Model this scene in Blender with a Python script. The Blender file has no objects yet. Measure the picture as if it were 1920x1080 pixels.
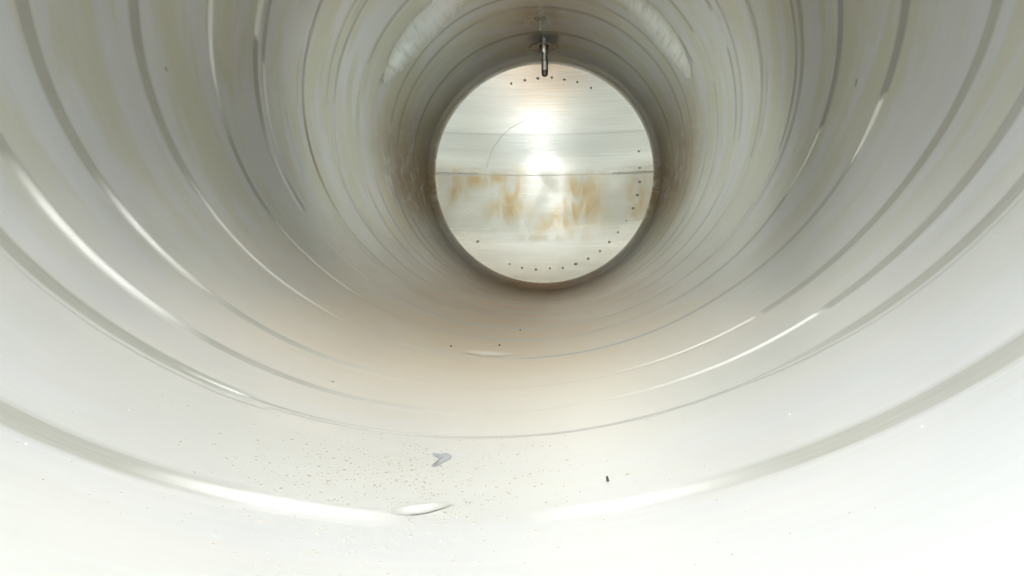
import bpy, bmesh, math, random
from mathutils import Vector
R_ = math.radians
random.seed(7)
sc = bpy.context.scene

# ------------------------------------------------------------------ camera
cam = bpy.data.cameras.new('camera'); co = bpy.data.objects.new('camera', cam)
sc.collection.objects.link(co); sc.camera = co
co.location = (0.1315, 0.0, -0.7414)
co.rotation_euler = (math.pi/2 - 0.0365, 0, 0.0605)
cam.sensor_width = 36; cam.lens = 27.0; cam.clip_start = 0.01; cam.clip_end = 100

# ------------------------------------------------------------------ world, daylight falling in through the open manhole
w = bpy.data.worlds.new('World'); sc.world = w; w.use_nodes = True
bg = w.node_tree.nodes['Background']; bg.inputs[0].default_value = (0.75, 0.85, 1.0, 1); bg.inputs[1].default_value = 0.6
ld = bpy.data.lights.new('manhole_daylight', 'AREA'); ld.shape = 'DISK'; ld.size = 0.40
ld.energy = 45; ld.color = (0.975, 0.99, 0.99); ld.spread = R_(125)
lo = bpy.data.objects.new('manhole_daylight', ld); sc.collection.objects.link(lo)
MX, MY = 0.32, 0.06
lo.location = (MX, MY, 1.14)
ld3 = bpy.data.lights.new('highlight_fill', 'POINT'); ld3.energy = 25; ld3.shadow_soft_size = 0.022; ld3.color = (1, .99, .96)
lo3 = bpy.data.objects.new('highlight_fill', ld3); sc.collection.objects.link(lo3); lo3.location = (-0.14, 0.32, 0.62)  # added unseen light: sets the head highlight and lifts the far walls
sc.view_settings.view_transform = 'Standard'; sc.view_settings.look = 'None'
sc.view_settings.gamma = 1; sc.view_settings.use_curve_mapping = False
sc.view_settings.exposure = 0.03
sc.cycles.max_bounces = 10; sc.cycles.diffuse_bounces = 7; sc.cycles.glossy_bounces = 9
sc.cycles.use_adaptive_sampling = True; sc.cycles.adaptive_threshold = 0.04
sc.cycles.sample_clamp_indirect = 6; sc.cycles.caustics_reflective = True; sc.cycles.blur_glossy = 0.4
sc.cycles.use_denoising = True

# ------------------------------------------------------------------ node helper
class NT:
    def __init__(s, name):
        s.m = bpy.data.materials.new(name); s.m.use_nodes = True
        s.t = s.m.node_tree; s.n = s.t.nodes; s.l = s.t.links
        s.b = s.n['Principled BSDF']; s.out = s.n['Material Output']
    def set(s, sock, v):
        if isinstance(v, bpy.types.NodeSocket): s.l.new(v, sock)
        elif isinstance(v, (tuple, list)) and len(v) == 3 and sock.type == 'RGBA': sock.default_value = (*v, 1)
        else: sock.default_value = v
    def math(s, op, a, b=None, c=None, clamp=False):
        n = s.n.new('ShaderNodeMath'); n.operation = op; n.use_clamp = clamp
        s.set(n.inputs[0], a)
        if b is not None: s.set(n.inputs[1], b)
        if c is not None: s.set(n.inputs[2], c)
        return n.outputs[0]
    def pos(s):
        tc = s.n.new('ShaderNodeTexCoord'); sp = s.n.new('ShaderNodeSeparateXYZ')
        s.l.new(tc.outputs['Object'], sp.inputs[0]); s.P = tc.outputs['Object']
        s.x, s.y, s.z = sp.outputs
        s.th = s.math('ARCTAN2', s.x, s.math('MULTIPLY', s.z, -1.0))
        return s
    def vec(s, x, y, z=0.0):
        n = s.n.new('ShaderNodeCombineXYZ'); s.set(n.inputs[0], x); s.set(n.inputs[1], y); s.set(n.inputs[2], z)
        return n.outputs[0]
    def noise(s, v, scale=1.0, detail=3, rough=.55, dist=0.0, dim='2D'):
        n = s.n.new('ShaderNodeTexNoise'); n.noise_dimensions = dim; s.l.new(v, n.inputs['Vector'])
        n.inputs['Scale'].default_value = scale; n.inputs['Detail'].default_value = detail
        n.inputs['Roughness'].default_value = rough; n.inputs['Distortion'].default_value = dist
        return n.outputs[0]
    def ramp(s, v, a, b, lo=0.0, hi=1.0):
        n = s.n.new('ShaderNodeMapRange'); n.interpolation_type = 'SMOOTHSTEP'
        s.set(n.inputs[0], v); n.inputs[1].default_value = a; n.inputs[2].default_value = b
        n.inputs[3].default_value = lo; n.inputs[4].default_value = hi
        return n.outputs[0]
    def mix(s, f, a, b):
        n = s.n.new('ShaderNodeMix'); n.data_type = 'RGBA'
        s.set(n.inputs[0], f); s.set(n.inputs[6], a); s.set(n.inputs[7], b)
        return n.outputs[2]
    def mul(s, *a):
        r = a[0]
        for k in a[1:]: r = s.math('MULTIPLY', r, k)
        return r
    def add(s, a, b): return s.math('ADD', a, b)
    def bell(s, v, c, wd):            # smooth bump round c
        d = s.math('ABSOLUTE', s.math('SUBTRACT', v, c)); return s.ramp(d, wd, 0.0)
    def bump(s, h, strength, dist, prev=None):
        n = s.n.new('ShaderNodeBump'); s.set(n.inputs['Height'], h)
        n.inputs['Strength'].default_value = strength; n.inputs['Distance'].default_value = dist
        if prev is not None: s.l.new(prev, n.inputs['Normal'])
        return n.outputs[0]
    def fin(s, col, rough, metal, normal=None, aniso=None, tangent=None):
        s.set(s.b.inputs['Base Color'], col); s.set(s.b.inputs['Roughness'], rough); s.set(s.b.inputs['Metallic'], metal)
        if normal is not None: s.l.new(normal, s.b.inputs['Normal'])
        if aniso is not None:
            s.set(s.b.inputs['Anisotropic'], aniso)
        return s.m

def residue(k):
    """dried beige product film lying along the bottom of the vessel"""
    a = k.math('ABSOLUTE', k.math('ADD', k.th, 0.06))
    n = k.noise(k.vec(k.mul(k.th, 2.2), k.mul(k.y, 1.1)), 1.6, 3, .6)
    m = k.mul(k.ramp(k.math('ADD', a, k.mul(n, .5)), 1.30, .30), k.ramp(k.y, .6, 2.0, .16, 1.0))
    return m, n

def rust(k):
    n = k.noise(k.vec(k.mul(k.th, 5.0), k.mul(k.y, 3.0)), 2.0, 3, .65, .4)
    s = k.math('ABSOLUTE', k.th)
    side = k.mul(k.bell(s, 1.45, .55), k.ramp(k.y, 4.3, 5.7), k.ramp(n, .26, .58))
    line = k.mul(k.bell(k.y, 3.37, .03), k.bell(k.th, -1.28, .34), .85)
    top = k.mul(k.bell(s, 3.14, .30), k.bell(k.y, 5.55, .42), k.ramp(n, .35, .6), .6)
    return k.math('MAXIMUM', k.math('MAXIMUM', side, line), top)

def steel_wall(seams=False, patch=False):
    """brushed stainless sheet. On the welds the point attribute 'seam' (r: how far the grinding covers, g: bright finish with its highlight painted in, b: dark)
    lets them run out softly into the sheet; 'mirror' does the same for the two buffed patches"""
    k = NT('weld_steel' if seams else 'buffed_steel' if patch else 'shell_steel').pos()
    cl = k.noise(k.vec(k.mul(k.th, .55), k.mul(k.y, 2.3)), 2.3, 3, .55, .25)
    cl2 = k.noise(k.vec(k.add(k.mul(k.th, 1.3), 26.0), k.mul(k.y, 5.0)), 1.7, 3, .6)
    fine = k.noise(k.vec(k.mul(k.th, 4.0), k.mul(k.y, 90.0)), 1.0, 2, .6)
    hi = k.ramp(k.math('ABSOLUTE', k.th), .55, 1.25, .22, 1.0)                   # the yellow bloom sits on the flanks and roof
    col = k.mix(k.mul(k.ramp(cl, .39, .58), hi), (.836, .866, .902), (.778, .788, .686))
    col = k.mix(k.mul(k.ramp(cl2, .45, .75), .45), col, (.89, .895, .89))
    col = k.mix(k.mul(k.ramp(fine, .3, .7), .20), col, (.78, .78, .77))
    if seams:
        at = k.n.new('ShaderNodeAttribute'); at.attribute_name = 'seam'
        sp = k.n.new('ShaderNodeSeparateColor'); k.l.new(at.outputs['Color'], sp.inputs[0])
        cov, glint, drk = sp.outputs
        br = k.noise(k.vec(k.mul(k.th, 9.0), k.mul(k.y, 230.0)), 1.0, 2, .65)
        sc_ = k.mix(k.mul(k.ramp(br, .25, .75), .6), (.60, .60, .555), (.48, .48, .44))
        sc_ = k.mix(drk, sc_, k.mix(br, (.54, .54, .525), (.42, .42, .41)))
        sc_ = k.mix(glint, sc_, k.mix(k.ramp(br, .35, .7), (.97, .975, .97), (.88, .88, .87)))  # near-white highlight painted into the colour of the bright runs
        cv = k.math('MULTIPLY', cov, k.add(.72, k.mul(cl2, .5)), clamp=True)
        col = k.mix(cv, col, sc_)
    m, n = residue(k)
    film = k.mix(k.ramp(k.y, 1.2, 4.0), (.775, .67, .535), (.65, .46, .30))
    col = k.mix(k.mul(m, k.math('SUBTRACT', .94, k.mul(cv, .85)) if seams else .94), col, film)
    ru = rust(k)
    col = k.mix(k.mul(ru, .8), col, (.46, .29, .11))
    rough = k.math('ADD', k.math('ADD', .278, k.mul(cl2, .06)), k.mul(m, .14))
    metal = k.math('SUBTRACT', .70, k.mul(k.math('MAXIMUM', m, ru), .34))
    if seams: metal = k.math('SUBTRACT', metal, k.mul(cv, glint, .5), clamp=True)
    if patch:
        am = k.n.new('ShaderNodeAttribute'); am.attribute_name = 'mirror'
        mr = k.mul(am.outputs['Fac'], k.ramp(k.noise(k.vec(k.mul(k.th, 26.0), k.mul(k.y, 2.2)), 1.0, 2, .55), .05, .62))
        col = k.mix(mr, col, (.94, .97, 1.0))
        rough = k.math('MULTIPLY', rough, k.math('SUBTRACT', 1.0, k.mul(mr, .85)))
        metal = k.add(metal, k.mul(mr, k.math('SUBTRACT', 1.0, metal)))
    return k.fin(col, rough, metal)

def head_mat(name, low):
    k = NT(name).pos()
    hz = k.noise(k.vec(k.mul(k.x, .9), k.mul(k.z, 15.0)), 1.0, 4, .6)            # horizontal grinding bands
    hz2 = k.noise(k.vec(k.add(k.mul(k.x, 1.2), 4.0*7), k.mul(k.z, 70.0)), 1.0, 3, .6)
    col = k.mix(k.ramp(hz, .38, .66), (.95, .955, .95), (.88, .885, .88))
    col = k.mix(k.mul(k.ramp(hz2, .4, .7), .18), col, (.78, .78, .77))
    gb = k.mul(k.ramp(k.z, .13, .22), k.ramp(k.z, .372, .362), .55)            # a duller ground belt above the middle
    col = k.mix(gb, col, (.74, .745, .745))
    col = k.mix(k.mul(k.bell(k.z, .365, .014), .5), col, (.60, .60, .60))
    st = k.noise(k.vec(k.add(k.mul(k.x, 4.2), 1.3*7), k.mul(k.z, 2.6)), 1.0, 1, .5, .3)
    st2 = k.noise(k.vec(k.add(k.mul(k.x, 9.0), 2.3*7), k.mul(k.z, 3.2)), 1.0, 2.5, .55, .3)
    band = k.mul(k.ramp(k.z, -.62, -.34), k.ramp(k.z, .20, -.06))
    def blob(cx, cz, wx, wz):
        return k.mul(k.bell(k.add(k.x, k.mul(k.math('SUBTRACT', st2, .5), .16)), cx, wx), k.bell(k.add(k.z, k.mul(k.math('SUBTRACT', st, .5), .25)), cz, wz))
    bl = blob(-.27, -.17, .15, .34)
    for a in ((.34, -.08, .30, .18), (.40, -.25, .24, .34), (.27, -.32, .14, .22), (-.78, -.09, .18, .24), (-.48, -.02, .45, .12), (-.3, -.34, .3, .12), (.15, -.42, .3, .14), (.82, -.2, .12, .34)):
        bl = k.math('MAXIMUM', bl, k.mul(blob(*a), .9))
    film = k.mul(band, k.add(.45, k.mul(k.ramp(st, .25, .75), .4)))
    col = k.mix(film, col, (.865, .855, .79))
    bl = k.mul(bl, k.ramp(st2, .22, .66), .95)
    col = k.mix(bl, col, (.74, .53, .20))
    lo_ = k.mul(k.bell(k.z, -.545, .05), k.bell(k.x, .06, .55), k.ramp(st2, .38, .6), .6)
    col = k.mix(lo_, col, (.66, .60, .48))
    fm = k.math('MAXIMUM', film, bl)
    rough = k.math('ADD', k.add(.10, k.mul(hz, .10)), k.mul(fm, .30))
    b = k.bump(k.add(k.mul(hz, .6), k.mul(hz2, .35)), .22, .006)
    return k.fin(col, rough, k.math('SUBTRACT', .96, k.mul(fm, .35)), b)

def plain(name, c, rough, metal, sc_=40.0, var=.25):
    k = NT(name).pos(); n = k.noise(k.P, sc_, 2, .6, 0, '3D')
    return k.fin(k.mix(n, c, tuple(v*(1-var) for v in c)), k.add(rough-.05, k.mul(n, .1)), metal, k.bump(n, .08, .003))

M = {}
M['wall'] = steel_wall(); M['seam'] = steel_wall(True); M['buffed'] = steel_wall(False, True)
D, K, B = (0.0, 0.0), (0.0, 1.0), (1.0, 0.0)          # seam finishes: (bright with painted highlight, dark)
K2 = (0.0, .45)
M['boss'] = plain('boss_steel', (.52, .50, .42), .4, .7)
M['ringline'] = plain('ring_line_steel', (.95, .95, .94), .4, .2)
M['head_u'] = head_mat('head_steel', 0); M['head_l'] = M['head_u']
M['cross'] = plain('cross_seam_metal', (.74, .74, .70), .35, .8)
M['cross2'] = plain('cross_seam_flush', (.82, .80, .72), .3, .8)
M['pipe'] = plain('pipe_steel', (.60, .60, .59), .22, 1.0)
M['darkpipe'] = plain('dark_pipe_steel', (.20, .20, .195), .30, .9)
M['flange'] = plain('flange_steel', (.66, .60, .57), .25, .9, 14, .45)
M['rod'] = plain('rod_steel', (.95, .94, .92), .3, .5)
M['spot'] = plain('spot_weld_metal', (.50, .495, .47), .5, .4)
M['flake'] = plain('dirt_flake', (.42, .365, .28), .8, 0.0, 200, .4)
M['crumb'] = plain('dark_dirt', (.05, .047, .042), .7, 0.0, 300, .5)
M['speck'] = plain('pale_grit', (.92, .92, .90), .9, 0.0, 300, .1)
M['smudge'] = plain('grey_smudge', (.62, .65, .69), .35, .6, 60, .3)

# ------------------------------------------------------------------ mesh helpers
def link(name, verts, faces, mat, parent=None, smooth=True):
    me = bpy.data.meshes.new(name); me.from_pydata(verts, [], faces); me.update()
    if smooth:
        for p in me.polygons: p.use_smooth = True
    me.materials.append(mat)
    o = bpy.data.objects.new(name, me); sc.collection.objects.link(o)
    if parent is not None: o.parent = parent
    return o
def thing(name, label, cat, group=None, loc=(0, 0, 0)):
    o = bpy.data.objects.new(name, None); sc.collection.objects.link(o); o.location = loc
    tag(o, label, cat, group); o.empty_display_size = .1
    return o
def tag(o, label, cat, group=None):
    o['label'] = label; o['category'] = cat
    if group: o['group'] = group
def cyl(th, y, r=1.0):                       # th 0 = bottom, + to the right
    if r > .9: r += wave(th, y)
    return (r*math.sin(th), y, -r*math.cos(th))
def wave(th, y):                             # the sheet is never quite true
    return (.0009*math.sin(3*th+1.7*y)+.0007*math.sin(5*th-3.1*y+1)+.0006*math.sin(8*th+5.3*y+2)+.0005*math.sin(11*th-7.7*y+.5)+.0004*math.sin(4*th+11.0*y))*min(1, max(0, (6.5-y)*2))
def strip(rows, closed=False):               # rows of equal length -> grid
    v = [p for row in rows for p in row]; n = len(rows[0]); f = []
    for i in range(len(rows) - (0 if closed else 1)):
        j = (i+1) % len(rows)
        for q in range(n-1): f.append((i*n+q, i*n+q+1, j*n+q+1, j*n+q))
    return v, f
def lathe_z(name, prof, c, mat, parent, n=40):   # prof of (r, z) about a vertical axis
    rows = [[(c[0]+r*math.cos(2*math.pi*i/n), c[1]+r*math.sin(2*math.pi*i/n), c[2]+z) for r, z in prof] for i in range(n)]
    v, f = strip(rows, True)
    o = link(name, v, f, mat, parent)
    md = o.modifiers.new('edge', 'EDGE_SPLIT'); md.split_angle = R_(40)
    return o

# ------------------------------------------------------------------ the vessel
tank = thing('steel_tank', 'long round stainless steel tank seen from inside, ringed with weld seams', 'tank')
SEAMS = [0.752, 1.109, 1.290, 1.542, 2.000, 2.460, 2.850, 3.380, 3.775, 4.291, 4.593, 5.10, 5.36, 5.95]
YK = 6.57                                   # where the far head begins
edges = [-2.0] + SEAMS + [YK]
HOLE = .25
def shell(y0, y1, r, hole=None):
    n = 288; ny = max(3, int((y1-y0)/.06)); rows = []
    for i in range(n):
        t = 2*math.pi*i/n
        rows.append([cyl(t, y0+(y1-y0)*q/ny, r) for q in range(ny+1)])
    v, f = strip(rows, True)
    if hole:
        keep = []
        for q in f:
            cx = sum(v[k][0] for k in q)/4; cy = sum(v[k][1] for k in q)/4; cz = sum(v[k][2] for k in q)/4
            if cz > 0 and math.hypot(cx-hole[0], cy-hole[1]) < HOLE: continue
            keep.append(q)
        f = keep
    return v, f
OFF = [0, .0006, -.0003, .0002, -.0003, .0006, -.0002, .0004, -.0003, .0002, -.0002, .0003, 0, .0002, 0]
for i in range(len(edges)-1):
    v, f = shell(edges[i], edges[i+1], 1.0+OFF[i], (MX, MY) if edges[i] <= MY < edges[i+1] else None)
    link('shell_plate', v, f, M['wall'], tank)

def wob(seed):
    r = random.Random(seed); c = [(r.uniform(5, 60), r.uniform(0, 6.28), r.uniform(.2, 1)) for _ in range(7)]
    return lambda t: sum(a*math.sin(w_*t+p) for w_, p, a in c)/4
def paint(o, cols):
    at = o.data.color_attributes.new('seam', 'FLOAT_COLOR', 'POINT')
    for i, c in enumerate(cols): at.data[i].color = (c[0], c[1], c[2], 1)
HARD = ((-.22, 0, 0), (0, .75, .35), (.12, .95, 1), (.32, 1, 1), (.5, 1, 1), (.68, 1, 1), (.88, .95, 1), (1, .75, .35), (1.22, 0, 0))
SOFT = (0, .10, .38, .8, 1, .85, .45, .12, 0)
class Run:
    """one run of ground weld from angle t0 to t1 (degrees): taper narrows it, fade lets it melt into its neighbours and the sheet"""
    def __init__(s, y, t0, t1, wd, fin, h=.0002, taper0=0, taper1=0, fade0=1.0, fade1=1.0, base=0.0, name='weld_seam', shift=0.0, rag=.0012, cover=1.0):
        s.__dict__.update(locals()); s.wd = wd*.90; s.cy = y+shift
        s.a = wob(int(y*1000+t0*10) & 0xffff); s.b = wob(int(y*777+t1*10) & 0xffff); s.fl = wob(int(y*333+t0*7) & 0xffff)
        s.cc = SOFT if fin[0] == 1 else tuple(p[2] for p in HARD)
    def span(s, d):
        t = R_(d); q = 1.0
        if s.taper0: q = min(q, max(.03, (d-s.t0)/s.taper0))
        if s.taper1: q = min(q, max(.03, (s.t1-d)/s.taper1))
        q = q**.7
        return s.cy-s.wd/2*q+s.rag*s.a(t)*q, s.cy+s.wd/2*q+s.rag*s.b(t)*q
    def cov(s, d, y):
        if not s.t0 <= d <= s.t1: return 0.0
        w0, w1 = s.span(d); u = (y-w0)/(w1-w0)
        if u <= -.22 or u >= 1.22: return 0.0
        c = s.cover*(.9+.12*s.fl(R_(d)*.4))
        if s.fade0: c *= min(1, (d-s.t0)/s.fade0)
        if s.fade1: c *= min(1, (s.t1-d)/s.fade1)
        for k in range(8):
            if u <= HARD[k+1][0]+1e-9:
                f = (u-HARD[k][0])/(HARD[k+1][0]-HARD[k][0]); c *= s.cc[k]*(1-f)+s.cc[k+1]*f; break
        return max(0, min(1, c))
RUNS = []
def seam(*a, **k): RUNS.append(Run(*a, **k))
def build_seams():
    for s in RUNS:
        near = [o for o in RUNS if abs(o.cy-s.cy) < .13 and o.t0 <= s.t1 and o.t1 >= s.t0]
        n = max(8, int(abs(s.t1-s.t0)*1.4)); rows = []; cols = []
        for i in range(n+1):
            d = s.t0+(s.t1-s.t0)*i/n; t = R_(d); w0, w1 = s.span(d); row = []
            en = min(1, (d-s.t0)/max(.4, min(3, s.fade0)), (s.t1-d)/max(.4, min(3, s.fade1)))
            for u, hh, _ in HARD:
                y = w0+(w1-w0)*u
                row.append(cyl(t, y, 1.0-.00005-(.0007+s.base*.2+s.h)*hh*en))
                cv, p, k = 0.0, 0.0, 0.0
                for o in near:
                    c = o.cov(d, y)
                    if c <= 0: continue
                    nv = cv*(1-c)+c; f = c/nv
                    p = p*(1-f)+o.fin[0]*f; k = k*(1-f)+o.fin[1]*f; cv = nv
                cols.append((cv, p, k))
            rows.append(row)
        v, f = strip(rows)
        paint(link(s.name, v, f, M['seam'], tank), cols)

S = SEAMS
# (seam, from, to, width, finish, options)
runs = [
 # nearest ring
 (0, -180, -7, .054, D, dict(fade1=9, taper1=4)), (0, -18, -1, .040, B, dict(fade0=8, fade1=9, base=.001, cover=.75, rag=.003)), (0, 5, 22, .038, B, dict(fade0=9, fade1=9, base=.001, cover=.65, rag=.003)), (0, 12, 180, .052, D, dict(fade0=9)),
 # second
 (1, -180, -17, .046, D, dict(fade1=6)), (1, -22, -2, .016, D, dict(taper1=14, fade1=12)), (1, 22, 180, .044, D, dict(taper0=12, fade0=12)), (1, -26, -18.7, .007, B, dict(base=.002, fade0=6)),
 # third
 (2, -180, -50, .046, D, dict(fade1=6)), (2, -57, -26, .044, B, dict(fade0=9, fade1=13, taper1=7, base=.001)), (2, -34, -4, .038, D, dict(fade0=6, fade1=14)), (2, 6, 34.4, .030, B, dict(taper0=20, fade0=22, fade1=.4)), (2, 34.4, 180, .046, D, dict(fade0=.4)),
 # fourth
 (3, -180, -49, .054, D, dict(fade1=6)), (3, -56, -32, .042, B, dict(fade0=7, fade1=13, taper1=8, base=.001)), (3, -38, -10, .044, D, dict(fade0=6, fade1=14)), (3, 8, 31.8, .030, B, dict(taper0=14, fade0=16, fade1=.4)), (3, 31.8, 180, .050, D, dict(fade0=.4)),
 # fifth
 (4, -180, -54, .060, D, dict(fade1=6)), (4, -59, -24, .034, B, dict(fade0=9, fade1=12, taper1=10, base=.001)), (4, 8, 29.1, .026, B, dict(taper0=14, fade0=12, fade1=.5)), (4, 29.1, 62, .046, K2, dict(cover=.8)), (4, 57, 70.7, .050, B, dict(taper0=11, fade0=5, fade1=.3)), (4, 70.7, 180, .058, K, dict(fade0=.3)),
 # sixth
 (5, -180, -96, .04, D, {}), (5, -104, -72, .042, B, dict(fade0=10, fade1=12, taper1=12)), (5, -76, -50, .042, K2, dict(fade0=8, fade1=5)), (5, -54, -26, .030, B, dict(fade0=8, taper1=9, fade1=9)), (5, 22, 58, .034, K2, dict(fade0=14)), (5, 55, 70.5, .040, B, dict(taper0=13, fade0=5, fade1=.3)), (5, 70.5, 114, .052, K, dict(fade0=.3)), (5, 108, 180, .05, B, dict(fade0=6)),
 # seventh: two beads side by side
 (6, -180, -95, .060, B, dict(shift=-.02, fade1=.4)), (6, -95, -62, .052, K, dict(shift=-.02, fade0=.4, fade1=14, cover=.85)), (6, -180, -90, .040, K, dict(shift=.06, cover=.8)), (6, -93, -70, .030, B, dict(shift=.06, fade0=6, taper1=8, fade1=8)), (6, -66, -55.5, .040, K, dict(shift=.035, fade0=5, cover=.8)),
 (6, -80, -55.7, .044, B, dict(shift=-.012, fade0=14, fade1=.5)), (6, -54, -28, .024, B, dict(fade0=8, fade1=9, taper1=8)), (6, 46, 180, .046, K, dict(fade0=20, shift=-.02, cover=.8)), (6, 62, 70, .03, B, dict(taper0=5, shift=.05, fade1=.5)), (6, 70, 180, .032, K, dict(shift=.055, cover=.9)),
 # eighth
 (7, -180, -48, .030, D, dict(fade1=14)), (7, 56, 72.3, .030, B, dict(taper0=10, fade0=8, fade1=.5)), (7, 72.3, 180, .042, D, dict(fade0=.5)),
 # ninth: pair
 (8, -180, -90, .034, K2, dict(shift=-.05, cover=.6)), (8, -96, -74, .040, B, dict(shift=-.05, fade0=8, fade1=8, taper1=7)), (8, -180, -92, .032, D, dict(shift=.07)), (8, -98, -74, .040, B, dict(shift=.07, fade0=8, fade1=8, taper1=7)),
 (8, 64, 79.4, .05, B, dict(taper0=10, fade0=8, fade1=.5)), (8, 79.4, 180, .040, K2, dict(shift=-.04, cover=.8)), (8, 80, 108, .04, K2, dict(shift=.08, fade0=4)), (8, 106, 118, .06, B, dict(shift=.08, taper0=8, fade0=5, fade1=.5)), (8, 118, 180, .05, K2, dict(shift=.08)),
 # tenth on
 (9, -180, -110, .05, D, {}), (9, -116, -72, .042, B, dict(fade0=8, fade1=14, taper1=12)), (9, 98, 119.7, .05, B, dict(taper0=14, fade0=8, fade1=.5)), (9, 119.7, 180, .05, K2, {}), (9, 80, 104, .03, D, dict(fade0=8)),
 (10, -180, -116, .05, D, {}), (10, -118, -78, .046, B, dict(fade0=6, fade1=12, taper1=12)), (10, 84, 114, .046, B, dict(fade0=10, fade1=8, taper0=10)), (10, 114, 180, .05, D, {}),
 (11, -180, -82, .05, D, dict(fade1=8)), (11, -102, -80, .05, B, dict(fade0=5, fade1=8, base=.001)), (11, 80, 180, .05, D, dict(fade0=8)), (11, 148, 180, .036, B, dict(fade0=8, base=.002)), (11, -180, -165, .036, B, dict(fade1=8, base=.002)),
 (12, -180, -66, .06, D, dict(fade1=10)), (12, 66, 180, .06, D, dict(fade0=10)), (12, -178, -150, .03, B, dict(fade1=10, fade0=10, base=.002)),
 (13, -180, -60, .07, K2, dict(fade1=10)), (13, 60, 180, .07, K2, dict(fade0=10)),
]
for si, a, b, wd, m, o in runs: seam(S[si], a, b, wd, m, **o)
# fine butt lines left along the bottom where the weld is ground flush
for si, a, b, wd, fn, cv in ((1, -9, 34, .0075, K2, .9), (4, -26, 0, .026, K2, .6), (4, -7, 38, .042, K, 1.0), (2, -8, 20, .012, K2, .35), (3, -14, 14, .014, K2, .35), (5, -34, 30, .034, K2, .75), (6, -34, 52, .050, K2, .9),
                           (7, -56, 64, .050, K2, .85), (8, -74, 70, .07, K2, .85), (9, -74, 84, .07, K2, .8), (10, -80, 88, .08, K2, .8), (11, -84, 84, .09, K2, .8), (12, -70, 70, .1, K2, .7), (13, -64, 64, .11, K2, .7)):
    seam(S[si], a, b, wd, fn, h=0, fade0=10, fade1=10, cover=cv, name='butt_line', rag=.0008)
seam(2.10, -8.5, 1.5, .10, B, h=0, fade0=4, fade1=4, taper0=4, taper1=4, cover=.6, name='floor_glint', base=.001)  # pale glint painted on the bottom in place of a reflection

# circumferential scratches
rs = random.Random(21)
for i in range(100):
    side = rs.choice((-1, 1)); y = rs.uniform(2.7, 6.3); mid = side*rs.uniform(28, 128); ln = rs.uniform(5, 22)
    seam(y, mid-ln/2, mid+ln/2, rs.uniform(.006, .016)*y/4, rs.choice((B, B, B, D, K2)), h=0, fade0=ln*.4, fade1=ln*.4, taper0=ln*.4, taper1=ln*.4, cover=rs.uniform(.3, .8), name='scratch', rag=.0004)

build_seams()

# scoured patches high on both flanks and the scratches by them
def patch(name, pts, mat, r=.9985):
    """pts: list of (theta deg, y0, y1) rows"""
    rows = [[cyl(R_(t), y0+(y1-y0)*q/4, r) for q in range(5)] for t, y0, y1 in pts]
    v, f = strip(rows); o = link(name, v, f, M['buffed'], tank)
    at = o.data.attributes.new('mirror', 'FLOAT', 'POINT'); N = len(rows)
    for i in range(N):
        for q in range(5): at.data[i*5+q].value = (.0, .9, 1, .6, 0)[q]*min(1, i/7)*min(1, (N-1-i)/6)
    return o
def ragged(rows, seed, amp):
    rr = random.Random(seed); out = []
    for (t0, a0, b0), (t1, a1, b1) in zip(rows[:-1], rows[1:]):
        k = max(2, int(abs(t1-t0)/1.1))
        for i in range(k):
            u = i/k; out.append((t0+(t1-t0)*u, a0+(a1-a0)*u+rr.uniform(-amp, amp)*.4, b0+(b1-b0)*u+rr.uniform(-amp, amp)))
    out.append(rows[-1]); return out
patch('buffed_patch', ragged([(-109, 4.66, 4.74), (-114, 4.60, 4.86), (-121, 4.56, 5.0), (-131, 4.54, 5.08), (-140, 4.54, 5.06), (-154, 4.54, 4.95)], 3, .03), None)
patch('buffed_patch', ragged([(110, 4.72, 4.80), (114, 4.66, 4.92), (124, 4.58, 5.08), (134, 4.56, 5.06), (144, 4.56, 4.98), (156, 4.56, 4.82)], 5, .03), None)

# ------------------------------------------------------------------ far head (torispherical) in two halves with a seam across
RK, RHO = .10, 2.4
YC = YK - math.sqrt((RHO-RK)**2-(1-RK)**2)
def head_prof():
    ta = math.asin((1-RK)/(RHO-RK)); pr = []
    kn = [(1-RK+RK*math.cos(a), YK+RK*math.sin(a)) for a in [i/10*(math.pi/2-ta) for i in range(11)]]
    ds = [(RHO*math.sin(ta*(1-i/26)), YC+RHO*math.cos(ta*(1-i/26))) for i in range(27)]
    return kn, ds
kn, ds = head_prof()
def hy(r): return YC+math.sqrt(RHO**2-r*r)
def revolve(prof, a0, a1, n, s=1):
    rows = [[(r*math.sin(a0+(a1-a0)*i/n), s*y if s > 0 else -2.0-(y-YK), -r*math.cos(a0+(a1-a0)*i/n)) for r, y in prof] for i in range(n+1)]
    return strip(rows)
head = link('end_head', *revolve(kn, 0, 2*math.pi, 240), M['wall'], tank)
v, f = revolve([(max(r, .0005), y) for r, y in ds], -math.pi/2, math.pi/2, 128); link('lower_head_plate', v, f, M['head_l'], head)
v, f = revolve([(max(r, .0005), y) for r, y in ds], math.pi/2, 1.5*math.pi, 128); link('upper_head_plate', v, f, M['head_u'], head)
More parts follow.
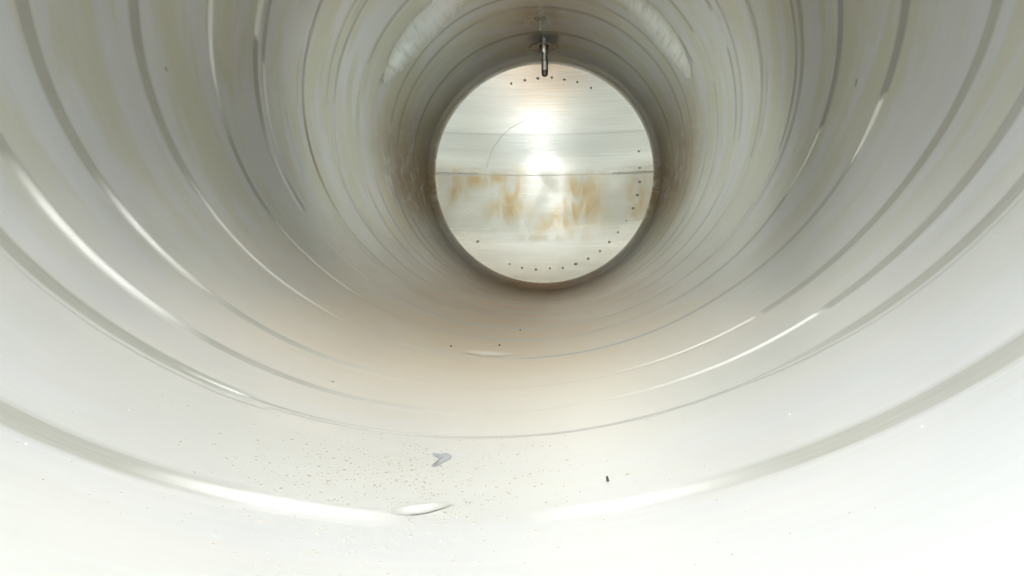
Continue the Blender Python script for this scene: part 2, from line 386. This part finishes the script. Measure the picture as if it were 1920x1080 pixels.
# horizontal seam
def hseam(x0, x1, z, hgt, mat):
    n = 40; rows = []
    for i in range(n+1):
        x = x0+(x1-x0)*i/n; row = []
        for q in range(5):
            u = q/4; zz = z+(u-.5)*hgt; r = min(math.hypot(x, zz), .938)
            row.append((x, hy(r)-.0008-.002*math.sin(math.pi*u), zz))
        rows.append(row)
    v, f = strip(rows); return link('cross_seam', v, f, mat, head)
hseam(-.935, -.58, .012, .024, M['cross']); hseam(.60, .935, .012, .020, M['cross']); hseam(-.58, .60, .010, .004, M['cross2'])
def ring_on_head(r, wd, a0, a1, mat, name):
    n = int((a1-a0)/2); rows = []
    for i in range(n+1):
        a = R_(a0+(a1-a0)*i/n); row = []
        for q in range(5):
            u = q/4; rr = r+(u-.5)*wd; row.append((rr*math.sin(a), hy(rr)-.0006-.0015*math.sin(math.pi*u), -rr*math.cos(a)))
        rows.append(row)
    v, f = strip(rows); return link(name, v, f, mat, head)
ring_on_head(.51, .003, 200, 262, M['ringline'], 'ring_seam'); ring_on_head(.51, .0016, 150, 200, M['ringline'], 'ring_seam'); ring_on_head(.51, .003, 40, 66, M['ringline'], 'ring_seam')
# little spot welds round the rim
def dome(name, c, rx, rz, h, mat, parent):
    rows = []
    for i in range(12):
        a = 2*math.pi*i/12
        rows.append([(c[0]+rx*s*math.cos(a), hy(min(.93, math.hypot(c[0]+rx*s*math.cos(a), c[2]+rz*s*math.sin(a))))-h*(1-s*s)-.0006, c[2]+rz*s*math.sin(a)) for s in (1, .75, .45, .02)])
    v, f = strip(rows, True); return link(name, v, f, mat, parent)
dots = [(957,492),(980,499),(1006,502),(1032,500),(1056,499),(1080,492),(1103,482),(1125,468),(1142,451),(1158,433),(1173,412),(1185,389),(1193,365),(1197,341),(1197,315),(1195,285),
        (897,450),(960,158),(985,152),(1009,149),(1035,148),(1058,152),(1082,157),(1107,168)]
rr = random.Random(2)
for px, py in dots:
    x = (px-1020)/203*.95; z = -(py-326)/203*.95
    dome('spot_weld', (x, 0, z), rr.choice((.009, .012, .014))*rr.uniform(.85, 1.1), .0095*rr.uniform(.8, 1.15), .002, M['spot'], head)

# near head, behind the viewer, and the manhole neck overhead
link('end_head', *revolve(kn+[(max(r, .0005), y) for r, y in ds[1:]], 0, 2*math.pi, 96, -1), M['wall'], tank)
n = 64
for hx, hyy in ((MX, MY),):
    rows = []
    for i in range(n):
        a = 2*math.pi*i/n; row = []
        for r in (HOLE+.05, HOLE-.02):
            x = hx+r*math.cos(a); y = hyy+r*math.sin(a); row.append((x, y, math.sqrt(1-x*x)-.004))
        x = hx+(HOLE-.02)*math.cos(a); y = hyy+(HOLE-.02)*math.sin(a)
        row += [(x, y, 1.05), (x, y, 1.22)]
        rows.append(row)
    v, f = strip(rows, True); link('manhole_neck', v, f, M['pipe'], tank)

# ------------------------------------------------------------------ fittings under the roof
sx, sy = 0.012, 6.20
sp = thing('spray_nozzle', 'steel spray nozzle pipe with round flange hanging from the roof by the far end', 'nozzle', loc=(0, 0, 0))
zc = math.sqrt(1-sx*sx)
lathe_z('flange', [(.03, .016), (.108, .012), (.122, .004), (.124, -.004), (.116, -.008), (.06, -.001), (.03, .002)], (sx, sy, zc-.045), M['flange'], sp)
lathe_z('collar', [(.034, .045), (.037, .02), (.038, -.040), (.034, -.048), (.020, -.048)], (sx, sy, zc-.045), M['pipe'], sp)
lathe_z('pipe', [(.024, 0), (.024, -.09)], (sx+.004, sy, zc-.075), M['pipe'], sp)
tip = lathe_z('nozzle_tip', [(.018, .004), (.026, .0), (.027, -.085), (.025, -.112), (.016, -.125), (.001, -.128)], (sx+.006, sy, zc-.150), M['darkpipe'], sp)
rows = []
for i in range(9):
    a = R_(-125+70*i/8)
    rows.append([(sx+.006+.0282*math.cos(a), sy+.0282*math.sin(a), zc-.157-zz) for zz in (0, .02, .04, .06, .072)])
v, f = strip(rows); link('spray_slot', v, f, M['rod'], tip)

pr = thing('probe_rod', 'thin bright steel rod hanging from the stained roof ahead of the flanged nozzle', 'rod')
lathe_z('rod', [(.004, .02), (.0058, .0), (.0058, -.070), (.0085, -.074), (.0085, -.086), (.002, -.090)], (-.004, 5.60, .997), M['rod'], pr, 20)
lathe_z('mounting_boss', [(.045, .02), (.045, -.008), (.034, -.014), (.004, -.016)], (-.004, 5.60, 1.0), M['boss'], pr, 28)

# ------------------------------------------------------------------ dirt lying on the bottom
def flake_geo(th, y, sx_, sy_, h, seed):
    r = random.Random(seed); k = r.choice((6, 7, 8)); ph = r.uniform(0, 6.28); vs = []
    for rad, hh in ((1, .00002), (.7, h), (.0, h*1.15)):
        for i in range(k if rad else 1):
            a = ph+2*math.pi*i/k; q = rad*(.65+.5*random.Random(seed*31+i).random())
            vs.append(cyl(th+sx_*q*math.cos(a), y+sy_*q*math.sin(a), 1.0-.00008-hh))
    fs = [(i, (i+1) % k, k+(i+1) % k, k+i) for i in range(k)]+[(k+i, k+(i+1) % k, 2*k) for i in range(k)]
    return vs, fs
def scatter(name, items, mat):
    V, F = [], []
    for it in items:
        v, f = flake_geo(*it); o = len(V); V += v; F += [tuple(q+o for q in g) for g in f]
    return link(name, V, F, mat, None, False)
rg = random.Random(11); items = []
for i in range(760):
    th = R_(rg.gauss(-4.5, 5.5)); y = rg.gauss(.86, .12)
    if not .58 < y < 1.12: continue
    s = rg.choice((.6, .8, 1, 1, 1.2, 1.5))*.0008
    items.append((th, y, s*rg.uniform(1, 2.2), s*rg.uniform(.8, 1.8), .0002, i))
for i in range(150):
    th = R_(rg.uniform(-26, 24)); y = rg.uniform(.58, 1.6); s = rg.choice((.6, .8, 1.0))*.0007
    items.append((th, y, s*rg.uniform(1, 2), s*rg.uniform(1, 1.8), .0002, 1000+i))
o = scatter('dirt_flakes', items, M['flake']); o['kind'] = 'stuff'; o['label'] = 'small brown dirt flakes scattered over the bright bottom'; o['category'] = 'dirt'
items = []
for i in range(70):
    th = R_(rg.uniform(-50, 62)); y = rg.uniform(.65, 2.2); s = rg.uniform(.0005, .0011)
    items.append((th, y, s, s*1.2, .0005, 5000+i))
o = scatter('pale_grit', items, M['speck']); o['kind'] = 'stuff'; o['label'] = 'tiny pale grit specks sprinkled over the lower walls'; o['category'] = 'grit'

def crumb(label, th, y, sx_, sy_, h, seed, mat=None):
    v, f = flake_geo(R_(th), y, sx_, sy_, h, seed); o = link('dirt_crumb', v, f, mat or M['crumb'], None, False)
    tag(o, label, 'crumb', 'crumbs on the tank bottom'); return o
crumb('black crumb on the bright bottom right of the brown flakes', 10.7, .839, .0022, .0035, .005, 1)
crumb('flat brown crumb just right of the black crumb', 12.0, .850, .0028, .0016, .0006, 2, M['flake'])
crumb('dark crumb beyond the pale patch, left of two', -9.8, 2.139, .0025, .006, .004, 3)
crumb('dark crumb beyond the pale patch, right of two', -2.6, 2.297, .0025, .007, .004, 4)
crumb('farthest tiny dark crumb on the beige bottom', -.4, 2.778, .0025, .008, .004, 5)
crumb('small grey crumb on the left below the third ring seam', -16.1, 1.367, .0035, .004, .001, 6, M['flake'])

def smear(name, label, outline, mat, r=.9997):
    """outline: (theta deg, y) ring drawn round its middle"""
    n = len(outline); ct = sum(a for a, b in outline)/n; cy = sum(b for a, b in outline)/n; V = []; F = []
    for s, rr_ in ((1, .99985), (.8, r), (.4, r-.0001)):
        V += [cyl(R_(ct+(a-ct)*s), cy+(b-cy)*s, rr_) for a, b in outline]
    V.append(cyl(R_(ct), cy, r-.0003))
    for k in range(2):
        for i in range(n):
            j = (i+1) % n; F.append((k*n+i, k*n+j, (k+1)*n+j, (k+1)*n+i))
    for i in range(n): F.append((2*n+i, 2*n+(i+1) % n, 3*n))
    return link(name, V, F, mat)
o = smear('grey_smear', '', [(-2.1, 1.012), (-1.5, 1.006), (-1.0, 1.014), (-.5, 1.0), (-.45, .985), (-.9, .966), (-1.05, .948), (-1.6, .944), (-1.45, .958), (-1.15, .978), (-1.35, .99), (-1.9, .996)], M['smudge'])
tag(o, 'blue grey smear on the bottom among the brown flakes', 'smear')

# a ground dimple where the nearest seam was finished off; its pale centre is a painted glint
rows = []; cols = []
for i in range(33):
    a = 2*math.pi*i/32; row = []
    for sr, h, cv_, g in ((1, .0, 0, 0), (.86, .0001, .5, 0), (.66, .0003, .25, .2), (.45, .0003, .2, 1), (.2, .0002, .45, 1), (.01, .0002, .5, 1)):
        q = 1+.08*math.sin(2*a+.6)+.05*math.sin(3*a)
        row.append(cyl(R_(-.7+1.7*sr*q*math.cos(a)), .785+.02*sr*q*math.sin(a)+.012*sr*math.cos(a), .99915-h*.3)); cols.append((cv_, g, 0))
    rows.append(row)
v, f = strip(rows); o = link('weld_dimple', v, f, M['seam'], tank); paint(o, cols)

# dark scuffs high on the walls
def scuff(label, th, y, seed, sc_=1.0):
    r = random.Random(seed); out = []
    for i in range(9):
        a = 2*math.pi*i/9; q = r.uniform(.5, 1.2)*sc_
        out.append((th+.75*q*math.cos(a), y+.016*q*math.sin(a)))
    o = smear('dark_scuff', '', out, M['smudge'], .9996); tag(o, label, 'scuff', 'dark scuffs on the side walls'); return o
scuff('small dark scuff high on the left wall beyond the fifth seam', -78.4, 2.135, 1, .7)
scuff('small dark scuff high on the right wall', 76.1, 2.249, 2, .9)
